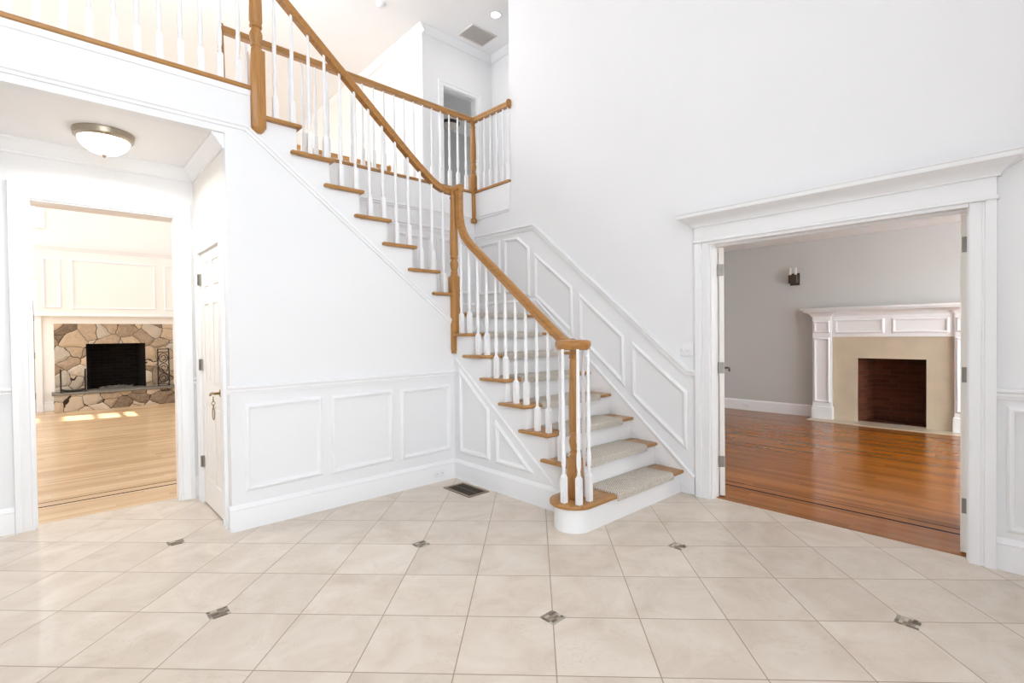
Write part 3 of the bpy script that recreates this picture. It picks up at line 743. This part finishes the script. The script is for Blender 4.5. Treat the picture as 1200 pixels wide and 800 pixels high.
fp = thing('fireplace', 'white panelled mantel fireplace with tan marble surround in the wood-floored room', 'fireplace', (8.6, 1.6, 0))
PX = 8.58
mb = MB()
mb.box(8.64, 8.75, .92, FY0, 0, 1.27); mb.box(8.64, 8.75, FY1, 2.30, 0, 1.27); mb.box(8.64, 8.75, FY0, FY1, FZ, 1.27); mb.build('surround', 'marble', fp, smooth=False)
mb = MB(); mb.box(8.34, 8.64, .62, 2.58, .0, .012, .003, 1); mb.box(8.64, 8.76, FY0, FY1, 0, .012); mb.build('hearth', 'marblel', fp)
mb = MB()
b0, b1 = FY0+.1, FY1-.1
for q in ([(8.70, FY1), (8.70, FY1+.05), (9.2, b1+.05), (9.2, b1)], [(8.70, FY0-.05), (8.70, FY0), (9.2, b0), (9.2, b0-.05)], [(9.2, b0-.05), (9.2, b1+.05), (9.25, b1+.05), (9.25, b0-.05)]):
    mb.prism(q, 'z', 0, 1.1)
mb.box(8.75, 9.25, FY0-.05, FY1+.05, -.05, .008); mb.box(8.7, 9.25, FY0-.05, FY1+.05, FZ+.02, FZ+.1)
fb = mb.build('firebox', 'brick', fp, smooth=False)
mb = MB(); mb.box(8.82, 8.9, 1.48, 1.72, .008, .016, .002, 1); mb.build('ash_door', 'iron', fb)
for nm, (ya, yb) in (('l', (2.305, 2.555)), ('r', (.665, .915))):
    m = MB(); m.box(PX, 8.75, ya, yb, 0, 1.56); m.box(PX-.018, 8.75, ya-.016, yb+.016, 0, .2, .006, 2)
    pl = m.build('pilaster', 'trim', fp, smooth=False)
    for z0, z1 in ((.28, 1.22), (1.33, 1.475)):
        m = MB(); panel(m, [(ya+.035, z0), (yb-.035, z0), (yb-.035, z1), (ya+.035, z1)], 'x', PX, (-1, 0, 0)); m.build('panel_moulding', 'trim', pl)
mb = MB(); mb.box(PX+.03, 8.75, .915, 2.305, 1.25, 1.56); fz = mb.build('frieze', 'trim', fp, smooth=False)
for ya, yb in ((1.68, 2.25), (.985, 1.555)):
    m = MB(); panel(m, [(ya, 1.32), (yb, 1.32), (yb, 1.49), (ya, 1.49)], 'x', PX+.03, (-1, 0, 0)); m.build('panel_moulding', 'trim', fz)
SH = [(0, 0), (0, .006), (.014, .012), (.03, .018), (.05, .045), (.065, .075), (.072, .095), (.085, .1), (.1, .1), (.1, 0)]
mb = MB()
mb.sweep([(8.75, 2.56, 1.555), (PX-.004, 2.56, 1.555), (PX-.004, 2.30, 1.555), (PX+.03, 2.30, 1.555), (PX+.03, .92, 1.555), (PX-.004, .92, 1.555), (PX-.004, .66, 1.555), (8.75, .66, 1.555)], SH, (0, 0, 1), flip=True)
mb.box(PX-.13, 8.75, .53, 2.69, 1.652, 1.682, .008, 2)
mb.build('mantel_shelf', 'trim', fp)

# sconce
sc = thing('wall_sconce', 'small square metal wall sconce with candle tubes left of the mantel', 'wall lamp', (8.73, 2.86, 2.07))
mb = MB(); mb.box(8.735, 8.75, 2.78, 2.92, 2.07, 2.26, .003, 1); mb.box(8.66, 8.735, 2.835, 2.865, 2.12, 2.15); mb.build('backplate', 'bronze', sc)
mb = MB(); mb.box(8.62, 8.71, 2.79, 2.91, 2.10, 2.23, .004, 1); mb.build('shade_box', 'bronze', sc)
for y in (2.815, 2.895):
    m = MB(); m.lathe([(.018, 2.225), (.018, 2.33), (.012, 2.345), (0, 2.35)], 8.665, y, 12); m.build('candle_tube', 'frost', sc)

# ------------------------------------------------------------------ family room
KY = 12.85
mb = MB(); mb.box(-4, -.95, KY, KY+.12, 0, ZC); mb.box(-.95, -.14, KY, KY+.12, 0, 3.5); mb.box(-.95, -.14, KY, KY+.12, 4.9, ZC)
mb.box(-.14, .48, KY, KY+.12, 0, ZC); mb.box(1.42, 4.16, KY, KY+.12, 0, ZC); mb.box(.48, 1.42, KY, KY+.12, 1.26, ZC)
wf = struct('wall_far_left', mb, 'wallw', smooth=False)
mb = MB(); mb.sweep([(-.14, KY, 0), (.0, KY, 0)], BASE, (0, -1, 0)); mb.build('baseboard', 'trim', wf)
mb = MB()
def win(m, x0, x1, z0, z1, y, f=.055):
    m.box(x0, x1, y-.02, y+.1, z0, z0+f); m.box(x0, x1, y-.02, y+.1, z1-f, z1); m.box(x0, x0+f, y-.02, y+.1, z0+f, z1-f); m.box(x1-f, x1, y-.02, y+.1, z0+f, z1-f)
win(mb, -.95, -.14, 3.5, 4.9, KY); mb.box(-.56, -.53, KY+.02, KY+.06, 3.5, 4.9)
mb.box(-1.0, -.07, KY-.03, KY-.001, 3.42, 3.499); mb.box(-.138, -.07, KY-.024, KY-.001, 3.499, 4.95)
w1 = struct('window_1', mb, 'trim', smooth=False)
mb = MB(); mb.box(-.95, -.14, KY+.04, KY+.045, 3.5, 4.9); mb.build('pane', 'glass', w1)
mb = MB(); mb.box(-4.1, -4, 5.03, 13, 0, ZC); struct('wall_family_left', mb, 'wallw', smooth=False)
# door and transom on the far wall
mb = MB(); mb.box(-1.2, -.255, KY-.03, KY-.002, .01, 2.06); d4 = struct('door_4', mb, 'door', smooth=False)
for z in (1.75, 1.05, .3):
    m = MB(); m.box(-.262, -.245, KY-.045, KY-.028, z-.06, z+.06, .003, 1); m.build('hinge', 'steel', d4)
mb = MB(); mb.box(-.245, -.15, KY-.035, KY, 0, 2.45); mb.box(-1.3, -.245, KY-.035, KY, 2.40, 2.5); mb.box(-1.3, -.245, KY-.025, KY, 2.06, 2.10); struct('trim_5', mb, 'trim', smooth=False)
mb = MB(); mb.box(-1.2, -.255, KY-.02, KY-.002, 2.1, 2.4); tp = mb.build('window_3', 'glow', None, smooth=False, kind='structure')
# stone fireplace
sf = thing('stone_fireplace', 'fieldstone fireplace with raised slab hearth below a white overmantel', 'fireplace', (.95, 12.6, 0))
mb = MB(); fy = KY-.03
mb.box(.02, .48, fy, KY, .34, 1.645); mb.box(1.42, 1.90, fy, KY, .34, 1.645); mb.box(.48, 1.42, fy, KY, 1.255, 1.645); mb.build('stone_surround', 'stone', sf, smooth=False)
mb = MB(); mb.box(.0, 1.94, 12.44, KY, 0, .31); mb.build('hearth_base', 'stone', sf, smooth=False)
mb = MB(); mb.box(-.03, 1.97, 12.41, KY, .31, .355, .008, 2); mb.box(.48, 1.42, KY, KY+.2, .31, .355); mb.build('hearth_slab', 'slate', sf)
mb = MB()
for q in ([(.43, fy+.01), (.48, fy+.01), (.58, 13.4), (.53, 13.4)], [(1.42, fy+.01), (1.47, fy+.01), (1.37, 13.4), (1.32, 13.4)], [(.5, 13.4), (1.4, 13.4), (1.4, 13.45), (.5, 13.45)]):
    mb.prism(q, 'z', .34, 1.5)
mb.box(.43, 1.47, KY, 13.45, .30, .35); mb.box(.43, 1.47, KY, 13.45, 1.5, 1.55); fbx = mb.build('firebox', 'soot', sf, smooth=False)
mb = MB()
for i in range(26):
    x, y, r = random.gauss(.97, .13), random.gauss(13.15, .07), random.uniform(.03, .07)
    b = bmesh.new(); bmesh.ops.create_icosphere(b, subdivisions=1, radius=r)
    for v in b.verts: v.co = Vector((v.co.x+x, v.co.y+y, max(.349, v.co.z*.6+.36)))
    mb._add(b)
mb.build('ash', 'slate', fbx)
mb = MB(); mb.box(-.02, 1.96, KY-.035, KY, 1.645, 1.80, .004, 1); mb.box(-.03, .02, KY-.034, KY, .355, 1.645); mb.box(1.90, 1.96, KY-.034, KY, .355, 1.645); mb.build('mantel_board', 'wallw', sf)
mb = MB(); mb.box(-.2, 2.1, KY-.14, KY, 1.80, 3.02); om = mb.build('overmantel', 'door', sf, smooth=False)
mb = MB(); mb.sweep([(-.2, KY-.14, 3.0), (2.1, KY-.14, 3.0)], [(p*.9, q) for p, q in CROWN], (0, -1, 0)); mb.build('crown_moulding', 'trim', om)
mb = MB(); mb.box(-.22, 2.12, KY-.17, KY, 1.785, 1.84, .008, 2); mb.build('mantel_shelf', 'trim', om)
for a, b in ((-.1, .12), (.3, 1.58), (1.76, 2.0)):
    m = MB(); panel(m, [(a, 1.95), (b, 1.95), (b, 2.85), (a, 2.85)], 'y', KY-.14, (0, -1, 0)); m.build('panel_moulding', 'trim', om)
# log holder
lh = thing('log_holder', 'black iron log holder with two upright bars at left on the stone hearth', 'log holder', (.27, 12.58, .355))
mb = MB(); mb.tube([(.10, 12.5, .40), (.18, 12.5, .38), (.27, 12.5, .375), (.36, 12.5, .38), (.45, 12.5, .40)], .012); mb.tube([(.10, 12.68, .40), (.18, 12.68, .38), (.27, 12.68, .375), (.36, 12.68, .38), (.45, 12.68, .40)], .012)
mb.prism([(.1, .395), (.18, .376), (.27, .371), (.36, .376), (.45, .395), (.45, .405), (.36, .386), (.27, .381), (.18, .386), (.1, .405)], 'y', 12.5, 12.68); mb.build('cradle', 'iron', lh)
for x in (.1, .45):
    for y in (12.5, 12.68):
        m = MB(); m.box(x-.012, x+.012, y-.012, y+.012, .355, .79 if y < 12.6 else .74); m.build('upright', 'iron', lh)
# scrolled screen
fs = thing('iron_screen', 'narrow black scrolled iron panel standing at right on the stone hearth', 'fire tool stand', (1.70, 12.66, .355))
mb = MB()
for x in (1.605, 1.795): mb.box(x-.011, x+.011, 12.63, 12.652, .355, 1.13)
for z in (.40, 1.06, 1.12): mb.box(1.605, 1.795, 12.632, 12.65, z-.009, z+.009)
mb.build('frame', 'iron', fs, smooth=False)
for i, zc in enumerate((.52, .73, .94)):
    m = MB(); m.tube([(1.70+.075*math.cos(a), 12.641, zc+.095*math.sin(a)) for a in [2*PI*j/20 for j in range(20)]], .009, 6, closed=True)
    m.tube([(1.70+.04*math.cos(a)*(1 if i % 2 else -1), 12.641, zc+.05*math.sin(a)) for a in [PI*1.6*j/12 for j in range(13)]], .009, 6); m.build('scroll', 'iron', fs)
for x in (1.62, 1.78):
    m = MB(); m.box(x-.012, x+.012, 12.58, 12.72, .355, .372); m.build('foot', 'iron', fs)

# ------------------------------------------------------------------ lamps and small fixtures
def flush(name, label, c, r, zc, glowm, ringm):
    t = thing(name, label, 'ceiling lamp', (c[0], c[1], zc))
    m = MB(); m.lathe([(r*.7, zc), (r, zc), (r, zc-.012), (r*.985, zc-.02), (r*.97, zc-.04), (r*.88, zc-.052), (r*.80, zc-.052), (r*.8, zc-.03), (r*.7, zc-.03)], c[0], c[1], 40); m.build('ring', ringm, t)
    m = MB(); m.lathe([(r*.86, zc-.045), (r*.82, zc-.07), (r*.7, zc-.10), (r*.5, zc-.128), (r*.25, zc-.143), (0, zc-.147)], c[0], c[1], 40); m.build('glass_bowl', glowm, t)
    m = MB(); m.lathe([(.006, zc-.142), (.014, zc-.15), (.014, zc-.156), (.006, zc-.166), (0, zc-.17)], c[0], c[1], 12); m.build('finial', ringm, t)
    return t
flush('ceiling_light', 'lit nickel-rimmed bowl lamp on the ceiling under the balcony', (.285, 4.40), .17, 2.75, 'glow', 'nickel')
flush('ceiling_light', 'dark-rimmed bowl lamp seen through the upper hall doorway', (6.3, 8.75), .21, ZC, 'frost', 'bronze')
dl = thing('ceiling_downlight', 'small round lit downlight in the upper hall ceiling', 'ceiling lamp', (4.68, 5.37, ZC-.01))
m = MB(); m.lathe([(.062, ZC), (.085, ZC), (.083, ZC-.008), (.066, ZC-.007), (.062, ZC-.002)], 4.68, 5.37, 28, ring=True); m.build('trim_ring', 'plastic', dl)
m = MB(); m.lathe([(0, ZC-.004), (.064, ZC-.004), (.064, ZC), (0, ZC)], 4.68, 5.37, 28); m.build('lens', 'spot', dl)
cv = thing('ceiling_vent', 'grey slatted return air vent in the upper hall ceiling', 'vent', (4.8, 5.92, ZC-.01))
m = MB()
for a in ((4.56, 4.58, 5.74, 6.1), (5.01, 5.03, 5.74, 6.1), (4.58, 5.01, 5.74, 5.76), (4.58, 5.01, 6.08, 6.1)): m.box(*a, ZC-.012, ZC)
m.build('frame', 'ventgrey', cv, smooth=False)
m = MB()
for k in range(14):
    y = 5.772+.0235*k; m.prism([(y, ZC-.011), (y+.013, ZC-.004), (y+.013, ZC-.002), (y, ZC-.009)], 'x', 4.575, 5.015)
m.box(4.57, 5.02, 5.75, 6.09, ZC-.0016, ZC); m.build('slats', 'ventgrey', cv, smooth=False)
sd = MB(); sd.lathe([(.0, ZC-.045), (.03, ZC-.045), (.05, ZC-.035), (.062, ZC-.012), (.062, ZC), (0, ZC)], 3.36, 6.22, 24)
tag(sd.build('smoke_detector', 'plastic'), 'round white smoke detector on the bright upper ceiling', 'smoke detector')
fv = thing('floor_vent', 'bronze slotted floor register set in the tiles at the foot of the stair panel', 'vent', (2.63, 3.48, 0))
fx0, fx1, fy0, fy1 = 2.515, 2.735, 3.295, 3.665
m = MB(); w = .025
for a in ((fx0, fx0+w, fy0, fy1), (fx1-w, fx1, fy0, fy1), (fx0+w, fx1-w, fy0, fy0+w), (fx0+w, fx1-w, fy1-w, fy1)): m.box(*a, 0, .006)
m.build('frame', 'ventbronze', fv, smooth=False)
m = MB(); m.box(fx0+w, fx1-w, fy0+w, fy1-w, .0005, .0015); m.build('duct_shade', 'dark', fv, smooth=False)  # flat dark sheet, painted shade of the duct below
m = MB()
for k in range(16):
    y = fy0+w+.01+.0193*k; m.box(fx0+w, fx1-w, y, y+.007, .001, .005)
m.box((fx0+fx1)/2-.006, (fx0+fx1)/2+.006, fy0+w, fy1-w, .001, .0055); m.build('louvers', 'bronze', fv, smooth=False)
def plate(name, label, cat, o, u, v, w, h, n, kind):
    """o centre on wall, u horizontal dir, v outward"""
    o, u, v = Vector(o), Vector(u), Vector(v); up_ = Vector((0, 0, 1))
    t = thing(name, label, cat, o-up_*h/2)
    B = Matrix((u, v, up_)).transposed().to_4x4(); B.translation = o
    m = MB(); m.box(-w/2, w/2, 0, .007, -h/2, h/2, .003, 2); m.xf(B); m.build('plate', 'plastic', t)
    for i in range(n):
        c = (i-(n-1)/2)*(w/n)
        if kind == 'switch':
            m = MB(); m.box(c-.005, c+.005, .005, .016, -.012, .010, .002, 1); m.xf(B); m.build('toggle', 'plastic', t)
        else:
            m = MB(); m.box(c-.014, c+.014, .005, .0095, -.016, .016, .003, 1); m.xf(B); s = m.build('socket', 'plastic', t)
            m = MB(); m.box(c-.006, c-.004, .009, .0102, -.004, .006); m.box(c+.004, c+.006, .009, .0102, -.004, .006); m.xf(B); m.build('slots', 'dark', s, smooth=False)
plate('light_switch', 'white triple toggle switch plate beside the wide door casing', 'light switch', (XR, 2.094, 1.205), (0, 1, 0), (-1, 0, 0), .118, .112, 3, 'switch')
plate('wall_outlet', 'white outlet low in the baseboard by the stair corner', 'outlet', (2.60, YL-.0155, .078), (1, 0, 0), (0, -1, 0), .115, .07, 2, 'outlet')
plate('wall_outlet', 'white outlet in the far baseboard of the wood-floored room', 'outlet', (8.734, 3.62, .09), (0, 1, 0), (-1, 0, 0), .115, .07, 2, 'outlet')

# ------------------------------------------------------------------ light
W = D.worlds.new('sky'); bpy.context.scene.world = W; W.use_nodes = True
bg = W.node_tree.nodes['Background']; bg.inputs[0].default_value = (.885, .945, 1.0, 1); bg.inputs[1].default_value = 4.4
def area(name, loc, rot, sx, sy, e, c=(1, 1, 1)):
    l = D.lights.new(name, 'AREA'); l.shape = 'RECTANGLE'; l.size = sx; l.size_y = sy; l.energy = e; l.color = c
    o = D.objects.new(name, l); COL.objects.link(o); o.location = loc; o.rotation_euler = rot; return o
area('downlight', (4.68, 5.37, ZC-.03), (0, 0, 0), .12, .12, 4.7, (1, .97, .94))
pl_ = D.lights.new('hall_fill', 'POINT'); pl_.energy = 100; pl_.shadow_soft_size = .25; pl_.color = (.9, .95, 1)  # added fill without a fixture, brightens the upper hall ceiling
po = D.objects.new('hall_fill', pl_); COL.objects.link(po); po.location = (1.0, 6.2, 5.2)
area('family_side_fill', (-3.9, 9.5, 2.6), (0, -PI/2, 0), 4, 5, 170, (.95, .98, 1))  # added fill in front of a solid side wall, brightens the room
area('family_top_fill', (0, 9.5, 5.7), (0, 0, 0), 5, 4, 28, (.92, .97, 1))  # overhead fill added for brightness, no lamp hangs here
area('right_room_fill', (6.4, -1.9, 1.5), (-PI/2, 0, 0), 3, 1.6, 250, (.9, .96, 1))  # added fill on a windowless wall, lifts the dim room
area('bedroom_fill', (8.6, 8, 4.6), (0, PI/2, 0), 1.4, 1.6, 17, (.95, .97, 1))  # unseen fill added because the bedroom came out too dark
area('passage_lamp', (.285, 4.40, 2.57), (0, 0, 0), .25, .25, 12, (1, .98, .95))
s = D.lights.new('sun', 'SUN'); s.energy = 26; s.angle = .01; s.color = (1, .93, .8)
so = D.objects.new('sun', s); COL.objects.link(so)
d = Vector((-1, .2, -math.tan(math.radians(28)))).normalized(); so.rotation_euler = d.to_track_quat('-Z', 'Y').to_euler(); so.location = (9, 9, 9)

# ------------------------------------------------------------------ camera
F, yaw, pit, rol, H = 587.8132, math.radians(47.50939), math.radians(.8596076), math.radians(.6740823), 1.35
fwd = Vector((math.cos(yaw)*math.cos(pit), math.sin(yaw)*math.cos(pit), -math.sin(pit)))
rt = Vector((math.sin(yaw), -math.cos(yaw), 0)); dn = fwd.cross(rt)
r_ = rt*math.cos(rol)+dn*math.sin(rol); d_ = -rt*math.sin(rol)+dn*math.cos(rol)
cam = D.cameras.new('camera'); cam.sensor_width = 36; cam.lens = F/1200*36; cam.clip_start = .05
co = D.objects.new('camera', cam); COL.objects.link(co)
mt = Matrix((r_, -d_, -fwd)).transposed().to_4x4(); mt.translation = (0, 0, H); co.matrix_world = mt
sc_ = bpy.context.scene; sc_.camera = co
sc_.view_settings.view_transform = 'Standard'; sc_.view_settings.look = 'None'; sc_.view_settings.gamma = 1; sc_.view_settings.exposure = .09
sc_.view_settings.use_curve_mapping = False
try:
    sc_.cycles.use_denoising = True; sc_.cycles.diffuse_bounces = 6; sc_.cycles.max_bounces = 10
except Exception: pass
